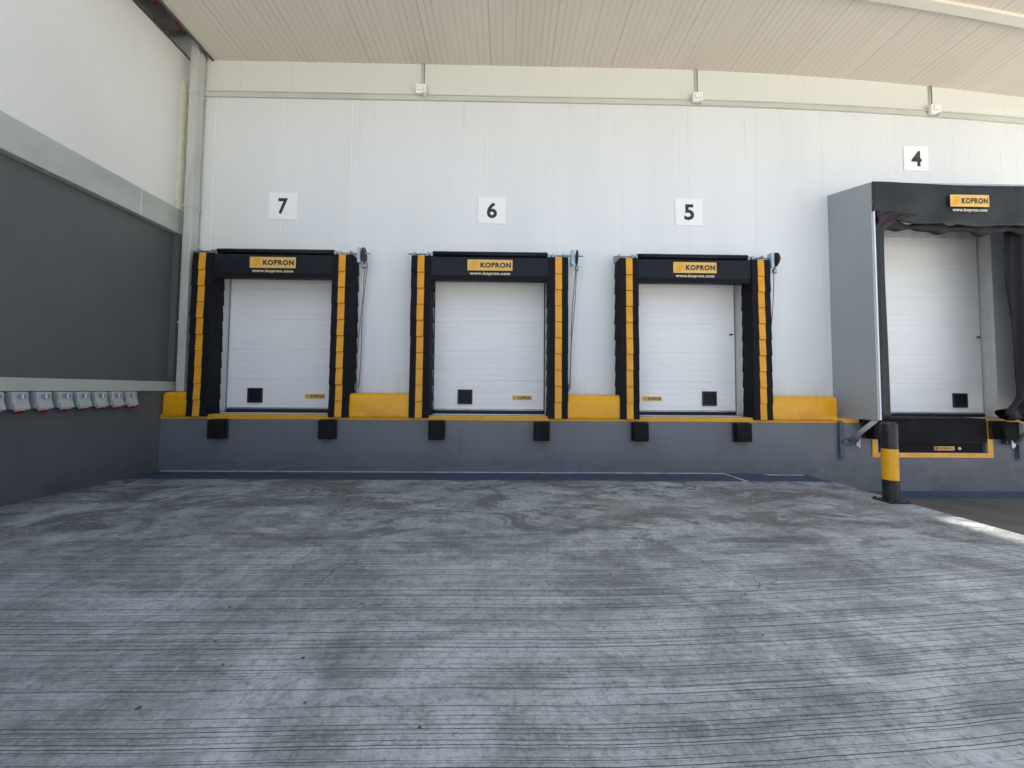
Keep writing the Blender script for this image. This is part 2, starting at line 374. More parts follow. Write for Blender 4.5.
DOCKS = [('7', -3.64), ('6', -.27), ('5', 2.93)]
OPEN = [(c-.96, c+.92, .84, 3.08) for _, c in DOCKS] + [(5.80, 8.05, .84, 4.06)]

# ------------------------------------------------------------------ the setting
GZ = -.025
def sheet_mb(x0, x1, y0, y1, z, m, nx=1, ny=1):
    b = MB(); b.grid(lambda u, v: (x0+(x1-x0)*u, y0+(y1-y0)*v, z), nx, ny, m, False); return b
g = MB()
g.grid(lambda u, v: (-400+800*u, -500+800*v, -.40), 4, 4, M['ground'], False)
tag(g.build('ground'), kind='structure')
g = MB(); g.box(8.6, 60, -60, 3.6, -.45, -.392, M['bounce_yard']); g.box(-60, 8.599, -60, -3.2, -.45, -.392, M['bounce_yard'])
tag(g.build('bounce_ground'), kind='structure')  # unseen pale ground, added as a reflector behind and right of the camera
s = MB(); s.box(LX, 4.60, -3.2, 5.40, -.5, GZ, M['slab']); tag(s.build('pavement', bevel=.012), kind='structure')
s = MB(); s.box(LX, 4.60, 5.40, B0, -.5, GZ-.010, M['blue'])
s.box(LX+.05, 3.36, B0-.028, B0-.002, -.06, GZ-.002, M['palejoint'])
s.poly([(3.33,B0-.03,-.031),(3.37,B0-.03,-.031),(3.42,5.405,-.031),(3.37,5.405,-.031)], M['palejoint'])
s.poly([(3.98,B0-.14,-.031),(4.52,B0-.14,-.031),(4.56,B0-.07,-.031),(3.92,B0-.05,-.031)], M['palejoint'])
tag(s.build('kerb_strip'), kind='structure')

# ------------------------------------------------------------------ warehouse
house = thing('warehouse', 'white panelled warehouse wall with grey base and four loading bay doors', 'building', (0, W, -.4))
H = Vector((0, W, -.4))
def hp(mb, name, parent=house, off=H, **kw):
    """build in world coordinates, then hang under a parent standing at off"""
    o = mb.build(name, parent, **kw); o.location = -off; return o
w = MB()
xs = sorted(set([-5.9, XR] + [a for o in OPEN for a in o[:2]])); zs = sorted(set([.80, .84, 3.08, 4.06, 7.6]))
for i in range(len(xs)-1):
    for j in range(len(zs)-1):
        cx, cz = (xs[i]+xs[i+1])/2, (zs[j]+zs[j+1])/2
        if any(o[0]<cx<o[1] and o[2]<cz<o[3] for o in OPEN): continue
        w.poly([(xs[i],W,zs[j]),(xs[i+1],W,zs[j]),(xs[i+1],W,zs[j+1]),(xs[i],W,zs[j+1])], M['wall'])
hp(w, 'wall', weld=True)
w = MB(); w.box(-5.9, XR, 6.9, 7.1, -.4, 7.6, M['dark']); w.box(-5.9, XR, 6.2, 7.1, 7.6, 7.7, M['dark'])
w.box(XR-.2, XR, 6.21, 6.9, -.4, 7.6, M['dark']); w.box(-5.9, -5.7, 6.21, 6.9, -.4, 7.6, M['dark'])
hp(w, 'leak_block')  # unseen box behind the doors, added to stop light leaking through gaps
# dock base with the pit of the leveller left open
w = MB(); bx = [LX, 5.80, 7.50, XR]; bz = [-.45, .30, .75]
for i in range(3):
    for j in range(2):
        if i==1 and j==1: continue
        w.poly([(bx[i],B0,bz[j]),(bx[i+1],B0,bz[j]),(bx[i+1],B0,bz[j+1]),(bx[i],B0,bz[j+1])], M['base'])
w.poly([(5.8,B0,.30),(7.5,B0,.30),(7.5,6.5,.30),(5.8,6.5,.30)], M['base'])
w.poly([(5.8,B0,.30),(5.8,B0,.75),(5.8,6.5,.75),(5.8,6.5,.30)], M['base'])
w.poly([(7.5,B0,.30),(7.5,B0,.75),(7.5,6.5,.75),(7.5,6.5,.30)], M['base'])
hp(w, 'base_wall', weld=True)
w = MB(); w.box(5.0, XR, B0-.006, B0+.02, -.4, -.29, M['blue']); hp(w, 'skirting')
w = MB()
for a, b in ((LX, 5.50), (7.60, XR)): w.box(a, b, B0-.008, B0+.16, .75, .825, M['sill'])
hp(w, 'dock_sill', bevel=.008)
w = MB()
for a, b in ((LX, 5.50), (7.60, XR)): w.box(a, b, B0+.161, 6.9, .75, .823, M['base'])
hp(w, 'dock_floor')
for a, b in ((LX+.002, -4.80), (-2.44, -1.38), (.84, 1.80), (4.06, 5.185)):
    w = MB(); w.box(a, b, B0-.022, W-.002, .748, 1.162, M['yellow']); hp(w, 'parapet', bevel=.07, seg=7)
# flashing band under the canopy (drops a little to the right)
w = MB(); n = 40
for k in range(n):
    a = -5.05+(XR+5.05)*k/n; b = -5.05+(XR+5.05)*(k+1)/n
    for (y0, o0, o1) in ((W-.035, -.085, 0.0), (W-.05, -.012, .004)):
        w.poly([(a,y0,zb(a)+o0),(b,y0,zb(b)+o0),(b,y0,zb(b)+o1),(a,y0,zb(a)+o1)], M['flash'])
        w.poly([(a,y0,zb(a)+o1),(b,y0,zb(b)+o1),(b,W,zb(b)+o1),(a,W,zb(a)+o1)], M['flash'])
        w.poly([(a,y0,zb(a)+o0),(b,y0,zb(b)+o0),(b,W,zb(b)+o0),(a,W,zb(a)+o0)], M['flash'])
hp(w, 'flashing', weld=True)
for px in (-3.2,-2.7,-1.1,.6,1.05,2.45,3.95,4.6,5.75,7.75,8.3):
    zz = 5.74 - (.0057*max(0,px-2.5)**2) - (.3 if px > 5.5 else 0)
    for dz in (0,-.09):
        f = MB(); f.tube((px,W-.0,zz+dz),(px,W-.004,zz+dz),.018,.016,M['wall'],12); hp(f, 'rivet')

def door(cx, x0, x1, z0, z1, winx, labx, label, latch=True, lintel=0):
    d = hp(MB().box(x0+.013, x1-.013, 6.40, 6.44, z0+.045, z1, M['gap']), 'loading_door')
    d['label'] = label
    # ribbed sections
    b = MB(); zz = z0+.05; prof = []
    k = 0
    while zz < z1-.01:
        sec = (k % 5 == 0); dep = .010 if sec else .0045; hw = .007 if sec else .005
        prof += [(6.370, zz+hw), (6.370, zz+.098-hw)] if not prof else [(6.370+dep, zz-.0), (6.370, zz+hw), (6.370, zz+.098-hw)]
        zz += .098; k += 1
    prof = [p for p in prof if p[1] < z1] + [(6.370, z1)]
    for p, q in zip(prof[:-1], prof[1:]):
        b.poly([(x0+.035,p[0],p[1]),(x1-.035,p[0],p[1]),(x1-.035,q[0],q[1]),(x0+.035,q[0],q[1])], M['door'])
    b.build('door_leaf', d, weld=True)
    b = MB(); b.box(x0+.05, x1-.05, 6.34, 6.398, z0+.004, z0+.048, M['gap']); b.build('bottom_seal', d)
    b = MB(); b.box(x0+.052, x1-.052, 6.352, 6.372, z0+.05, z0+.075, M['steel']); b.build('bottom_rail', d)
    f = MB()       # window: moulded frame and dark pane
    zc_ = 1.11
    for (a, b_, c, e) in ((-.12,.12,.095,.12),(-.12,.12,-.12,-.095),(-.12,-.095,-.095,.095),(.095,.12,-.095,.095)):
        f.box(winx+a, winx+b_, 6.345, 6.372, zc_+c, zc_+e, M['winframe'])
    f.box(winx-.095, winx+.095, 6.360, 6.373, zc_-.095, zc_+.095, M['window'])
    f.build('window', d, bevel=.004)
    if labx is not None:
        f = MB(); f.box(labx-.16, labx+.16, 6.362, 6.371, 1.062, 1.138, M['label'])
        f.poly([(labx-.15,6.3605,1.072),(labx-.085,6.3605,1.072),(labx-.105,6.3605,1.128),(labx-.15,6.3605,1.128)], M['orange'])
        text_polys(f, 'KOPRON', .215, .046, labx+.035, 6.3605, 1.10, M['inkd'], .035)
        f.build('label_plate', d)
    # reveals and frame posts
    r = MB()
    r.box(x0-.02, x0-.0, 6.203, 6.42, z0, z1+.05, M['frame']); r.box(x1, x1+.02, 6.203, 6.42, z0, z1+.05, M['frame'])
    r.box(x0-.02, x1+.02, 6.203, 6.42, z1, z1+.03, M['frame'])
    r.box(x0, x0+.012, 6.36, 6.42, z0, z1, M['frame']); r.box(x1-.012, x1, 6.36, 6.42, z0, z1, M['frame'])
    if lintel: r.box(x0, x1, 6.345, 6.42, lintel, z1, M['frame'])
    r.build('door_frame', d, bevel=.003)
    if not latch: return d
    h = MB(); h.tube((x1-.09,6.36,2.18),(x1-.09,6.33,2.18),.014,.014,M['darksteel'],10); h.box(x1-.13,x1-.08,6.33,6.345,2.17,2.19,M['darksteel']); h.build('latch', d)
    return d
WX = {'7': -4.105, '6': -.68, '5': 3.375}; LB = {'7': -3.135, '6': .26, '5': 2.42}
LBL = {'7': 'white ribbed loading door of bay 7', '6': 'white ribbed loading door of bay 6', '5': 'white ribbed loading door of bay 5 with its dark window at the right'}
for (n_, c), o in zip(DOCKS, OPEN): door(c, *o, WX[n_], LB[n_], LBL[n_], n_ == '5')
door(6.93, *OPEN[3], 7.61, None, 'tall white ribbed loading door of bay 4', lintel=3.87)

# ------------------------------------------------------------------ canopy
can = thing('canopy', 'beige ribbed canopy soffit over the loading bays with a pale cross beam', 'canopy', (0, 3, 6.6)); CO = Vector((0,3,6.6))
CY0 = 3.87
c = MB()
def slabpiece(xa, xb, ya, yb, t=.14):
    nn = max(1, int((xb-xa)/.4))
    for k in range(nn):
        a = xa+(xb-xa)*k/nn; b = xa+(xb-xa)*(k+1)/nn
        c.poly([(a,ya,zc(a)),(b,ya,zc(b)),(b,yb,zc(b)),(a,yb,zc(a))], M['ceiling'])
        c.poly([(a,ya,zc(a)+t),(b,ya,zc(b)+t),(b,yb,zc(b)+t),(a,yb,zc(a)+t)], M['ceiling'])
        for y in (ya, yb): c.poly([(a,y,zc(a)),(b,y,zc(b)),(b,y,zc(b)+t),(a,y,zc(a)+t)], M['ceiling'])
    for x in (xa, xb): c.poly([(x,ya,zc(x)),(x,yb,zc(x)),(x,yb,zc(x)+t),(x,ya,zc(x)+t)], M['ceiling'])
XC = 14.0
slabpiece(CX, XC, CY0, W)
hp(c, 'soffit', can, CO)
c = MB(); n = 30
for k in range(n):
    a = CX+(XC-CX)*k/n; b = CX+(XC-CX)*(k+1)/n
    t = .05; bow = lambda q: 4.83+.075*max(0, min(q, 8)-3.8)
    A, Bq = [[(q,bow(q)-.12,zc(q)-.002),(q,bow(q),zc(q)-.002),(q,bow(q),zc(q)-t),(q,bow(q)-.12,zc(q)-t)] for q in (a, b)]
    for q in range(4): c.poly([A[q],A[(q+1)%4],Bq[(q+1)%4],Bq[q]], M['beam'])
hp(c, 'cross_beam', can, CO, weld=True)
c = MB()   # unlined steel bay between soffit and side wall
c.box(-5.6, CX-.02, CY0, W+.3, 7.45, 7.5, M['dark']); c.box(CX-.03, CX-.002, CY0, W, 6.63, 7.45, M['dark'])
hp(c, 'roof_void_sheet', can, CO)
for y in (4.9, 5.35, 5.9):
    c = MB(); c.box(-5.6, CX-.03, y, y+.05, 6.95, 7.10, M['purlin']); c.box(-5.6, CX-.03, y-.05, y+.1, 6.93, 6.95, M['purlin']); hp(c, 'purlin', can, CO)
c = MB(); c.box(CX-.02, CX+.01, CY0, W-.01, 6.605, 6.625, M['dark']); hp(c, 'edge_trim', can, CO)
sp = thing('sprinkler_pipe', 'dark red pipe running in the roof gap above the side wall', 'pipe', (-5.12, 4, 6.9))
c = MB(); c.tube((0,-3.5,0),(0,2.0,0),.04,.04,M['red'],16); c.build('pipe_run', sp)
for y in (1.35, 1.78):
    c = MB(); c.tube((0,y,0),(0,y+.1,0),.06,.06,M['red'],16); c.tube((0,y+.05,-.02),(0,y+.05,-.12),.025,.02,M['red'],12); c.build('coupling', sp)

# ------------------------------------------------------------------ side wall
sw = thing('side_wall', 'tall cream side wall with dark grey recessed panel and pale grey ledges', 'wall', (LX, 3, -.4)); SO = Vector((LX,3,-.4))
Y0 = -2.0
c = MB(); c.box(-12, -5.62, -3.0, 9.0, -.4, 15.6, M['plaster']); hp(c, 'shade_block', sw, SO)  # unseen tall block, added to keep the sun off the slab
c = MB(); c.box(LX-.35, LX, Y0, W-.004, 4.05, 6.60, M['plaster']); hp(c, 'upper_wall', sw, SO)
c = MB(); c.box(LX-.35, LX+.012, Y0, W-.004, 6.602, 6.625, M['dark']); hp(c, 'wall_cap', sw, SO)
c = MB()
for a, b in ((Y0, 4.345), (4.357, W-.006)): c.box(LX-.1, LX+.045, a, b, 3.665, 4.049, M['band'])
hp(c, 'upper_ledge', sw, SO, bevel=.006)
c = MB(); c.box(LX-.02, LX+.035, 4.346, 4.356, 3.67, 4.04, M['trim']); hp(c, 'ledge_joint', sw, SO)
c = MB(); c.box(LX-.02, LX+.047, 5.43, 5.438, 3.67, 4.04, M['trim']); hp(c, 'ledge_joint', sw, SO)
c = MB(); c.box(LX-.35, LX-.06, Y0, W-.1, 1.32, 3.662, M['panelwall']); hp(c, 'recessed_panel', sw, SO)
c = MB(); c.box(LX-.059, LX+.03, W-.10, W-.045, 1.32, 3.66, M['panelwall']); c.box(LX-.059, LX+.036, W-.044, W-.004, 1.32, 3.66, M['band']); hp(c, 'frame_post', sw, SO)
c = MB(); c.box(LX-.1, LX+.045, Y0, W-.006, 1.172, 1.318, M['band']); hp(c, 'lower_ledge', sw, SO, bevel=.006)
c = MB(); c.box(LX-.35, LX, Y0, W-.004, -.45, 1.17, M['lowwall']); hp(c, 'lower_wall', sw, SO)
c = MB()
c.grid(lambda u, v: (LX+.004+.03*math.sin(u*PI/1.0)+.004*math.sin(v*60), W-.17+.15*u+.008*math.sin(v*37), 4.06+2.1*v), 4, 40, M['foam'])
hp(c, 'filler_strip', sw, SO)

dp = thing('downpipe', 'pale grey square downpipe standing in the wall corner', 'downpipe', (-5.02, 6.06, 1.17))
c = MB(); c.box(-.07, .055, -.06, .10, 0, 5.9, M['pipe']); c.build('pipe_shaft', dp, bevel=.014, seg=3)
for z in (1.05, 2.9, 4.75):
    c = MB(); c.box(-.078, .063, -.068, .12, z, z+.035, M['pipe']); c.build('pipe_clip', dp)

# ------------------------------------------------------------------ bay seals
def label_mb(w, h, y, cz, cx=0):
    f = MB(); f.box(cx-w/2, cx+w/2, y, y+.006, cz-h/2, cz+h/2, M['label'])
    yy = y-.0012
    f.poly([(cx-w*.47,yy,cz-h*.40),(cx-w*.33,yy,cz-h*.40),(cx-w*.26,yy,cz+h*.40),(cx-w*.40,yy,cz+h*.40)], M['orange'])
    f.poly([(cx-w*.315,yy,cz-.0*h),(cx-w*.25,yy,cz+h*.26),(cx-w*.225,yy,cz+h*.26),(cx-w*.275,yy,cz),(cx-w*.225,yy,cz-h*.26),(cx-w*.25,yy,cz-h*.26)], M['orange'])
    text_polys(f, 'KOPRON', w*.68, h*.50, cx+w*.125, yy, cz, M['inkd'], .055, 1.16)
    text_polys(f, 'www.kopron.com', w*.90, h*.36, cx, yy+.004, cz-h*.80, M['url'], .045, 1.12)
    return f
def make_seal():
    t = thing('dock_seal', '', 'dock seal', (0, W, .84))      # local: x across, y 0 = wall plane, z from the dock floor
    hw = 1.212
    rnd = random.Random(3)
    for s_ in (-1, 1):
        c0 = s_*(hw-.145)
        p = MB(); p.box(c0-.125, c0+.135 if s_>0 else c0+.125, -.28, -.002, -.035, 2.455, M['black'])
        pad = p.build('side_pad', t, bevel=.012)
        n = 10; h = 2.495/n
        for k in range(n):
            zt = 2.465-k*h; zl = zt-h-.018
            f = MB()
            jx = rnd.uniform(-.004,.004); pr = rnd.uniform(.009,.017)
            x0, x1 = c0-.148+jx, c0+.148+jx; a0, a1 = c0-.052+jx*.6, c0+.052+jx*.6
            def P(x, t_): return (x, -.284-(.004+pr*t_), zt+(zl-zt)*t_)
            f.poly([(a0,-.2915-pr,zl+.003),(a1,-.2915-pr,zl+.003),(a1,-.292-pr,zl-.001),(a0,-.292-pr,zl-.001)], M['black'])
            for (a, b, m_) in ((x0, a0, M['black']), (a0, a1, M['stripe']), (a1, x1, M['black'])):
                f.poly([P(a,0),P(b,0),P(b,1),P(a,1)], m_)
            for x, dx in ((x0,-1),(x1,1)):     # side returns that splay toward their lower edge
                f.poly([P(x,0), (x,-.03,zt), (x+dx*.016,-.03,zl), P(x,1)], M['black'])
            f.build('flap', pad, solid=.005, weld=True)
    hd = MB(); hd.box(-.935, .935, -.265, -.004, 2.13, 2.46, M['navy']); hd = hd.build('header_pad', t, bevel=.02, seg=3)
    b = MB(); b.box(-.93, .93, -.277, -.269, 2.155, 2.445, M['navy']); b.box(-.93, .93, -.273, -.263, 2.085, 2.148, M['black']); b.build('header_apron', hd, bevel=.003)
    label_mb(.70, .170, -.286, 2.325).build('brand_label', hd)
    b = MB(); b.tube((-.90,-.20,2.525),(.90,-.20,2.525),.040,.040,M['navy'],20); b.box(-.90,.90,-.18,-.02,2.476,2.560,M['navy']); b.build('roller_tube', t)
    b = MB(); b.tube((-1.29,-.20,2.515),(1.47,-.20,2.515),.011,.011,M['steel'],12)
    for x in (-1.0,-.935,.91,.975): b.box(x,x+.03,-.22,-.0,2.48,2.545,M['steel'])
    b.build('roller_shaft', t)
    for x in (-1.20, 1.15):
        b = MB(); b.box(x,x+.008,-.23,-.0,2.46,2.555,M['steel']); b.box(x-.04,x+.05,-.02,-.004,2.46,2.57,M['steel']); b.build('shaft_bracket', t)
    b = MB(); b.box(1.275,1.325,-.25,-.14,2.36,2.60,M['bluesteel']); b.build('gear_box', t, bevel=.008)
    wh = MB(); wh.tube((1.36,-.20,2.49),(1.375,-.20,2.49),.115,.115,M['darksteel'],28); wh.tube((1.35,-.20,2.49),(1.385,-.20,2.49),.035,.035,M['darksteel'],16)
    wh = wh.build('pulley_wheel', t)
    for y_, k in ((-.17, 0), (-.08, .05)):
        b = MB(); pts = []
        for q in range(13):
            v = q/12; pts.append((1.367-.10*v+.012*math.sin(v*7+k*40), y_+.03*v, 2.40-2.0*v+.0))
        b.path(pts, .006, M['chain'], 6); b.build('pull_cord', t)
    b = MB(); b.tube((1.367,-.19,2.29),(1.375,-.17,2.36),.035,.03,M['steel'],12); b.build('cord_guide', t)
    b = MB(); b.tube((1.25,-.13,.36),(1.25,-.13,.48),.013,.013,M['chain'],8); b.build('cord_weight', t)
    return t
seal = make_seal()
txt = {'7': 'black dock seal with yellow striped flaps around the door under sign 7',
       '6': 'black dock seal with yellow striped flaps around the door under sign 6',
       '5': 'black dock seal with yellow striped flaps around the door under sign 5'}
for i, (n_, cx) in enumerate(DOCKS):
    o = seal if i == 0 else copy_tree(seal)
    o.location = (cx+{'7':.02,'6':0,'5':.01}[n_], W, .84); o.scale = (.972 if n_ == '5' else 1.0, 1, 1); tag(o, txt[n_], 'dock seal', 'dock seals around the low loading doors')

# ------------------------------------------------------------------ bumpers
def make_bumper():
    t = thing('dock_bumper', '', 'bumper', (0,B0,.46))
    b = MB(); b.box(-.125,.125,-.022,-.002,-.0,.30,M['darksteel']); b.build('back_plate', t)
    b = MB(); b.box(-.115,.115,-.125,-.023,.008,.29,M['rubber'])
    o = b.build('rubber_block', t, bevel=.016, seg=3)
    for sx in (-1,1):
        for z in (.07,.23):
            b = MB(); b.tube((sx*.075,-.122,z),(sx*.075,-.129,z),.015,.015,M['rubber'],10); b.build('bolt', t)
    return t
bp = make_bumper(); first = True
bl = [(-4.34,'left','7'),(-2.70,'right','7'),(-1.055,'left','6'),(.545,'right','6'),(2.05,'left','5'),(3.63,'right','5')]
for x, side, n_ in bl:
    o = bp if first else copy_tree(bp); first = False
    o.location = (x, B0, .46+random.uniform(-.006,.006)); o.rotation_euler = (0, random.uniform(-.02,.02), 0)
    tag(o, 'black rubber bumper below the %s side of the door under sign %s' % (side, n_), 'bumper', 'rubber bumpers on the dock base')
for x, side in ((5.665,'left'), (7.66,'right')):
    o = copy_tree(bp); o.location = (x, B0-.02, .52); o.scale = (1.05, 1.5, .95)
    tag(o, 'black rubber bumper at the %s end of the tall bay leveller under sign 4' % side, 'bumper', 'rubber bumpers on the dock base')

# ------------------------------------------------------------------ dock leveller of bay 4
lv = thing('dock_leveller', 'black steel dock leveller framed in yellow below the tall door', 'dock leveller', (6.65, B0, .26)); LO = Vector((6.65,B0,.26))
c = MB(); c.box(5.82, 7.48, B0-.03, 6.42, .80, .838, M['rubber']); hp(c, 'deck_plate', lv, LO, bevel=.006)
c = MB(); c.box(5.82, 7.48, B0-.045, B0+.02, .47, .80, M['rubber']); hp(c, 'hanging_lip', lv, LO, bevel=.012)
c = MB(); c.box(5.82, 7.48, B0+.03, B0+.08, .30, .47, M['black']); c.box(5.85,7.45,B0-.0,B0+.03,.455,.475,M['gap']); hp(c, 'front_beam', lv, LO)
c = MB()
c.box(5.69, 5.775, B0-.012, B0-.001, .225, .56, M['yellow']); c.box(7.515, 7.60, B0-.012, B0-.001, .225, .78, M['yellow'])
c.box(5.776, 7.514, B0-.012, B0-.001, .225, .298, M['yellow'])
hp(c, 'painted_surround', lv, LO)
c = MB(); c.box(6.70,7.02,B0+.018,B0+.026,.335,.395,M['label']); c.poly([(6.71,B0+.0165,.34),(6.76,B0+.0165,.34),(6.76,B0+.0165,.39),(6.71,B0+.0165,.39)], M['redplug'])
text_polys(c, 'KOPRON', .22, .036, 6.885, B0+.0165, .365, M['inkd'], .03)
c.tube((7.10,B0+.03,.365),(7.10,B0+.015,.365),.024,.024,M['steel'],14)
hp(c, 'label_plate', lv, LO)

# ------------------------------------------------------------------ bay 4 shelter
sh = thing('dock_shelter', 'tall box shaped dock shelter with blue grey side and dark curtains under sign 4', 'dock shelter', (6.9, W, .84)); HO = Vector((6.9,W,.84))
SF = 5.45
for x0, x1 in ((5.315, 5.34), (8.43, 8.455)):
    c = MB(); c.prism([(SF,.835),(W-.003,.82),(W-.003,4.47),(SF,4.29)], 'x', x0, x1, M['shside']); hp(c, 'side_panel', sh, HO, bevel=.003)
c = MB(); c.box(5.325,5.345,W-.06,W-.004,.82,4.46,M['trim']); hp(c, 'wall_trim', sh, HO)
c = MB(); c.prism([(SF+.0,4.291),(SF,4.315),(W-.003,4.50),(W-.003,4.472)], 'x', 5.32, 8.48, M['shside']); hp(c, 'roof_panel', sh, HO)
for x in (5.341, 8.393):
    c = MB(); c.box(x, x+.020, SF-.012, SF+.02, .835, 3.88, M['trim']); hp(c, 'corner_post', sh, HO, bevel=.004)
def hzt(x): return 4.315-.055*max(0,(x-5.5))/1.4*(1 if x<7.2 else (7.2-5.5)/max(x-5.5,.1))
c = MB()
def hf(u, v):
    x = 5.325+3.14*u; top = hzt(x)
    bot = 3.72-.045*math.sin(u*PI)+.13*math.exp(-u*9)+.012*math.sin(u*23)
    z = top+(bot-top)*v
    y = SF-.02-.035*math.sin(v*PI)*(.6+.4*math.sin(u*9)) + .018*math.sin(u*17+v*5)*v + .05*v*v*math.exp(-u*9)
    return (x, y, z)
c.grid(hf, 60, 14, M['curtain']); hp(c, 'head_curtain', sh, HO, solid=.006)
c = MB()     # darker roll of the curtain hanging behind its lower edge
def hr(u, v):
    x = 5.40+3.02*u; a = v*2*PI
    zc0 = 3.775-.05*math.sin(u*PI*.9)+.012*math.sin(u*31); r = .055+.018*math.sin(u*26)+.01*math.sin(u*61)
    return (x, SF+.09+r*.8*math.cos(a), zc0-.05+r*1.25*math.sin(a))
c.grid(hr, 80, 14, M['curtaind']); hp(c, 'curtain_roll', sh, HO)
c = MB()     # bunched flap in the upper left corner
def hb(u, v):
    x = 5.38+.55*u; sag = .36*(1-u)**1.2
    z = 3.87-sag*v-.05*u + .015*math.sin(u*18+v*6)
    y = SF-.055+.10*v*(1-.3*u)+.03*math.sin(v*11+u*9)*(1-u*.5)
    return (x, y, z)
c.grid(hb, 20, 16, M['maroon']); hp(c, 'curtain_fold', sh, HO, solid=.006)
c = MB()     # narrow left side curtain
def hl(u, v):
    w_ = .135+.025*v+.05*math.exp(-v*9)
    x = 5.364+(w_+.012)*u; z = 3.85+(.84-3.85)*v
    y = SF+.004+.035*u*u+.008*math.sin(u*9+v*3)
    return (x, y, z)
c.grid(hl, 10, 30, M['curtain']); hp(c, 'side_curtain', sh, HO, solid=.006)
c = MB()     # right curtain, gathered and bulging at its foot
def hrr(u, v):
    z = 3.72+(.90-3.72)*v
    inner = 7.50-.06*math.sin(v*PI)*0+.10*math.sin(v*2.6)-.33*math.exp(-((v-.99)/.075)**2)+.06*math.exp(-((v-.0)/.2)**2)
    x = inner+(8.44-inner)*u
    y = SF+.07+.055*math.sin(u*34+v*4)+.02*math.sin(u*71+v*9)+.25*(1-u)*.4
    y -= .10*math.exp(-((v-.97)/.08)**2)
    return (x, y, z)
c.grid(hrr, 90, 60, M['curtaind']); hp(c, 'side_curtain', sh, HO, solid=.006)
c = MB()     # folded foot of the right curtain resting on the corner
def hft(u, v):
    a = v*2*PI; r = .085+.02*math.sin(u*19)+.012*math.sin(a*3+u*12)
    return (7.27+.9*u, SF+.10+r*math.cos(a)*1.1, .93+r*math.sin(a)*(.8+.3*math.sin(u*3)))
c.grid(hft, 40, 16, M['curtaind']); hp(c, 'curtain_foot', sh, HO)
lb = label_mb(.57, .175, SF-.075, 4.02, 6.70); lb = hp(lb, 'brand_label', sh, HO)
for sx, x in ((1, 5.19), (-1, 8.00)):
    b = MB(); b.box(x-.035, x+.035, B0-.05, B0-.002, .22, .77, M['bracket']); b.box(x-.04, x+.04, B0-.012, B0-.001, .18, .79, M['bracket'])
    b.box(x, x+sx*.26, B0-.07, B0-.02, .44, .50, M['bracket'])
    hp(b, 'wall_bracket', sh, HO, bevel=.004)
    b = MB(); b.tube((x+sx*.10,B0-.06,.48),(x+sx*.17,SF+.08,.83),.032,.032,M['shside'],12); hp(b, 'brace', sh, HO)
    b = MB(); b.prism([(x+sx*.16,.41),(x+sx*.22,.37),(x+sx*.235,.41),(x+sx*.225,.53),(x+sx*.19,.47),(x+sx*.165,.47)], 'y', B0-.11, B0-.075, M['steel']); hp(b, 'steel_foot', sh, HO, bevel=.012)

# ------------------------------------------------------------------ number signs
def number_sign(n_, cx, cz, s_=.45):
    t = thing('number_sign', 'white square wall sign with the black number %s' % n_, 'sign', (cx, W, cz), 'bay number signs on the wall')
    b = MB(); b.box(-s_/2, s_/2, -.012, -.003, -s_/2, s_/2, M['sign']); p = b.build('sign_board', t, bevel=.002)
    b = MB(); wd = {'7':.155,'6':.165,'5':.165,'4':.175}[n_]
    text_polys(b, n_, wd, .265, 0.005, -.0135, 0.0, M['ink'], .03); b.build('number', p)
number_sign('7', -3.66, 4.185); number_sign('6', -.265, 4.165); number_sign('5', 2.985, 4.18); number_sign('4', 6.83, 5.15, .42)

# ------------------------------------------------------------------ junction boxes
for x, z, lab in ((-1.44, 6.15, 'small white sensor box on the band above and left of sign 6'), (3.12, 6.10, 'small white sensor box on the band above sign 5'), (7.10, 5.97, 'small white sensor box on the band above sign 4')):
    t = thing('sensor_box', lab, 'sensor', (x, W, z), 'white sensor boxes below the canopy')
    b = MB(); b.box(-.085,.085,-.11,-.052,-.095,.06,M['box']); o = b.build('housing', t, bevel=.012, seg=3)
    b = MB(); b.box(-.05,.05,-.116,-.111,-.05,.025,M['boxgrey']); b.box(-.043,.043,-.119,-.1165,-.043,.018,M['box']); b.build('cover', o)
    b = MB(); b.box(.03,.12,-.051,-.004,-.06,.08,M['boxgrey']); b.build('mounting', t)
    b = MB(); b.tube((.055,-.09,-.09),(.065,-.10,-.14),.03,.02,M['boxgrey'],12); b.build('lens', t)
    b = MB(); b.path([(.0,-.012,.08),(.0,-.012,zc(x)-z)], .009, M['boxgrey'], 8); b.path([(.035,-.012,.08),(.035,-.012,zc(x)-z)], .007, M['chain'], 8); b.build('cable', t)

# ------------------------------------------------------------------ wall sockets
def make_socket():
    t = thing('wall_socket', '', 'socket', (LX, 0, 1.04))   # faces +X
    b = MB(); b.prism([(0.002,-.10),(.085,-.10),(.105,-.02),(.105,.105),(.09,.125),(0.002,.125)], 'y', -.072, .072, M['socket']); o = b.build('housing', t, bevel=.010, seg=3)
    b = MB(); b.prism([(.02,-.112),(.135,-.120),(.142,-.10),(.112,.0),(.10,.05),(.02,.05)], 'y', -.064, .068, M['socket']); b.build('socket_hood', t, bevel=.008, seg=2)
    b = MB(); b.tube((.104,.0,.062),(.118,.0,.062),.038,.036,M['dial'],20); b.box(.117,.130,-.007,.007,.028,.096,M['socketlight']); b.build('rotary_switch', t)
    b = MB(); b.tube((.085,.003,-.105),(.10,.003,-.140),.046,.044,M['socketlight'],22); o2 = b.build('socket_ring', t)
    b = MB(); b.tube((.09,.003,-.13),(.106,.003,-.158),.036,.036,M['redplug'],22); b.build('red_cap', t)
    return t
sk = make_socket()
ords = ['eighth','seventh','sixth','fifth','fourth','third','second']
ys = [3.97,4.175,4.385,4.595,4.79,4.99,5.195,5.395]
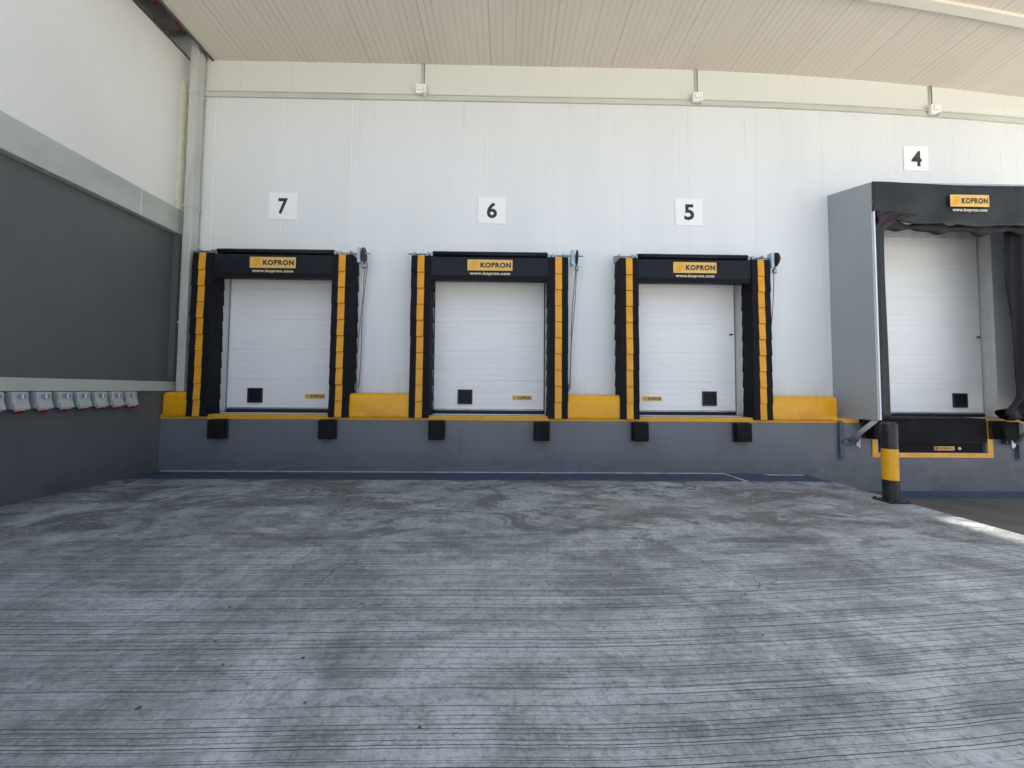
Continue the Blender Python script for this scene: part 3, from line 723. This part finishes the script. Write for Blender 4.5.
sl = ['grey wall socket with red cap, cut by the left edge of the photo','grey wall socket with red cap, second from the left edge','grey wall socket with red cap, third from the left edge','grey wall socket with red cap, fourth from the left edge','grey wall socket with red cap, fourth from the yellow parapet end of its row','grey wall socket with red cap, third from the yellow parapet end of its row','grey wall socket with red cap, next to last of its row before the corner','grey wall socket with red cap, last of its row and nearest the corner']
for i, y in enumerate(ys):
    o = sk if i == 0 else copy_tree(sk)
    o.location = (LX, y, 1.068); o.scale = (.9,.98,.78); tag(o, sl[i], 'socket', 'grey power sockets in a row under the ledge')

# ------------------------------------------------------------------ bollard
bo = thing('bollard', 'black and yellow steel bollard bolted near the edge of the raised concrete', 'bollard', (4.455, 4.44, GZ))
c = MB(); r = .077
prof = [(r,.012),(r,.25),(r,.2501),(r,.605),(r,.6051),(r,.875),(r*.93,.895),(r*.75,.908),(0,.914)]
mats = [M['bolb'],M['boly'],M['boly'],M['bolb'],M['bolb'],M['bolb'],M['bolb'],M['bolb']]
c.lathe(prof, (0,0,0), None, 40, mats); c.build('post', bo)
c = MB(); c.box(-.12,.12,-.12,.12,.002,.016,M['bolb']); c.build('base_plate', bo, bevel=.003)
for sx in (-1,1):
    for sy in (-1,1):
        c = MB(); c.tube((sx*.098,sy*.098,.016),(sx*.098,sy*.098,.034),.013,.012,M['darksteel'],6,False); c.build('bolt', bo)
# small stone by the slab edge
st = MB(); st.lathe([(0,0),(.055,.006),(.065,.02),(.045,.045),(0,.052)], (0,0,0), M['ground'], 9)
o = st.build('stone', loc=(-4.98, 5.22, GZ)); o.scale = (1.0,.7,.8); tag(o, 'small tan stone lying on the concrete by the side wall corner', 'stone')

# ------------------------------------------------------------------ light, sky, camera
wd = bpy.data.worlds.new('World'); scene.world = wd; wd.use_nodes = True
N, L = wd.node_tree.nodes, wd.node_tree.links
sky = N.new('ShaderNodeTexSky'); sky.sky_type = 'NISHITA'; sky.sun_disc = False
EL, AZ = math.radians(57.5), math.radians(-90)      # azimuth measured from +Y toward +X
sky.sun_elevation = EL; sky.sun_rotation = AZ; sky.air_density = 1.0; sky.dust_density = 4.0; sky.ozone_density = 1.0
bw = N.new('ShaderNodeRGBToBW'); L.new(sky.outputs[0], bw.inputs[0])
tint = mix(N, L, 1.0, (1.0,1.01,.97), bw.outputs[0], 'MULTIPLY')
L.new(mix(N, L, .38, sky.outputs[0], tint), N['Background'].inputs[0]); N['Background'].inputs[1].default_value = .40
sd = bpy.data.lights.new('sun', 'SUN'); sd.energy = 12.0; sd.angle = math.radians(.5); sd.color = (1.0, .95, .86)
so = bpy.data.objects.new('sun', sd); COL.objects.link(so); so.location = (20, 0, 30)
d = Vector((math.sin(AZ)*math.cos(EL), math.cos(AZ)*math.cos(EL), math.sin(EL)))
so.rotation_euler = d.to_track_quat('Z', 'Y').to_euler()

cam = bpy.data.cameras.new('camera'); co = bpy.data.objects.new('camera', cam); COL.objects.link(co); scene.camera = co
yaw, pitch, roll = 0.01427, 0.04289, -0.00757
F, CYP = 385.0, 373.93
cam.sensor_width = 36; cam.lens = 36*F/1024; cam.shift_y = -(384-CYP)/1024; cam.clip_start = .05; cam.clip_end = 2000
cyw, syw = math.cos(yaw), math.sin(yaw); cp, sp_ = math.cos(pitch), math.sin(pitch); cr, sr = math.cos(roll), math.sin(roll)
R = Matrix(((cyw,syw,0),(-syw,cyw,0),(0,0,1))) @ Matrix(((1,0,0),(0,cp,-sp_),(0,sp_,cp))) @ Matrix(((cr,0,sr),(0,1,0),(-sr,0,cr)))
right, fwd, up = R.col[0], R.col[1], R.col[2]
mw = Matrix((( right.x, up.x, -fwd.x),( right.y, up.y, -fwd.y),( right.z, up.z, -fwd.z)))
co.matrix_world = Matrix.Translation((0,0,1.22)) @ mw.to_4x4()

scene.view_settings.view_transform = 'Standard'; scene.view_settings.look = 'None'; scene.view_settings.exposure = 0; scene.view_settings.gamma = 1
scene.render.engine = 'CYCLES'
scene.cycles.max_bounces = 10; scene.cycles.diffuse_bounces = 8
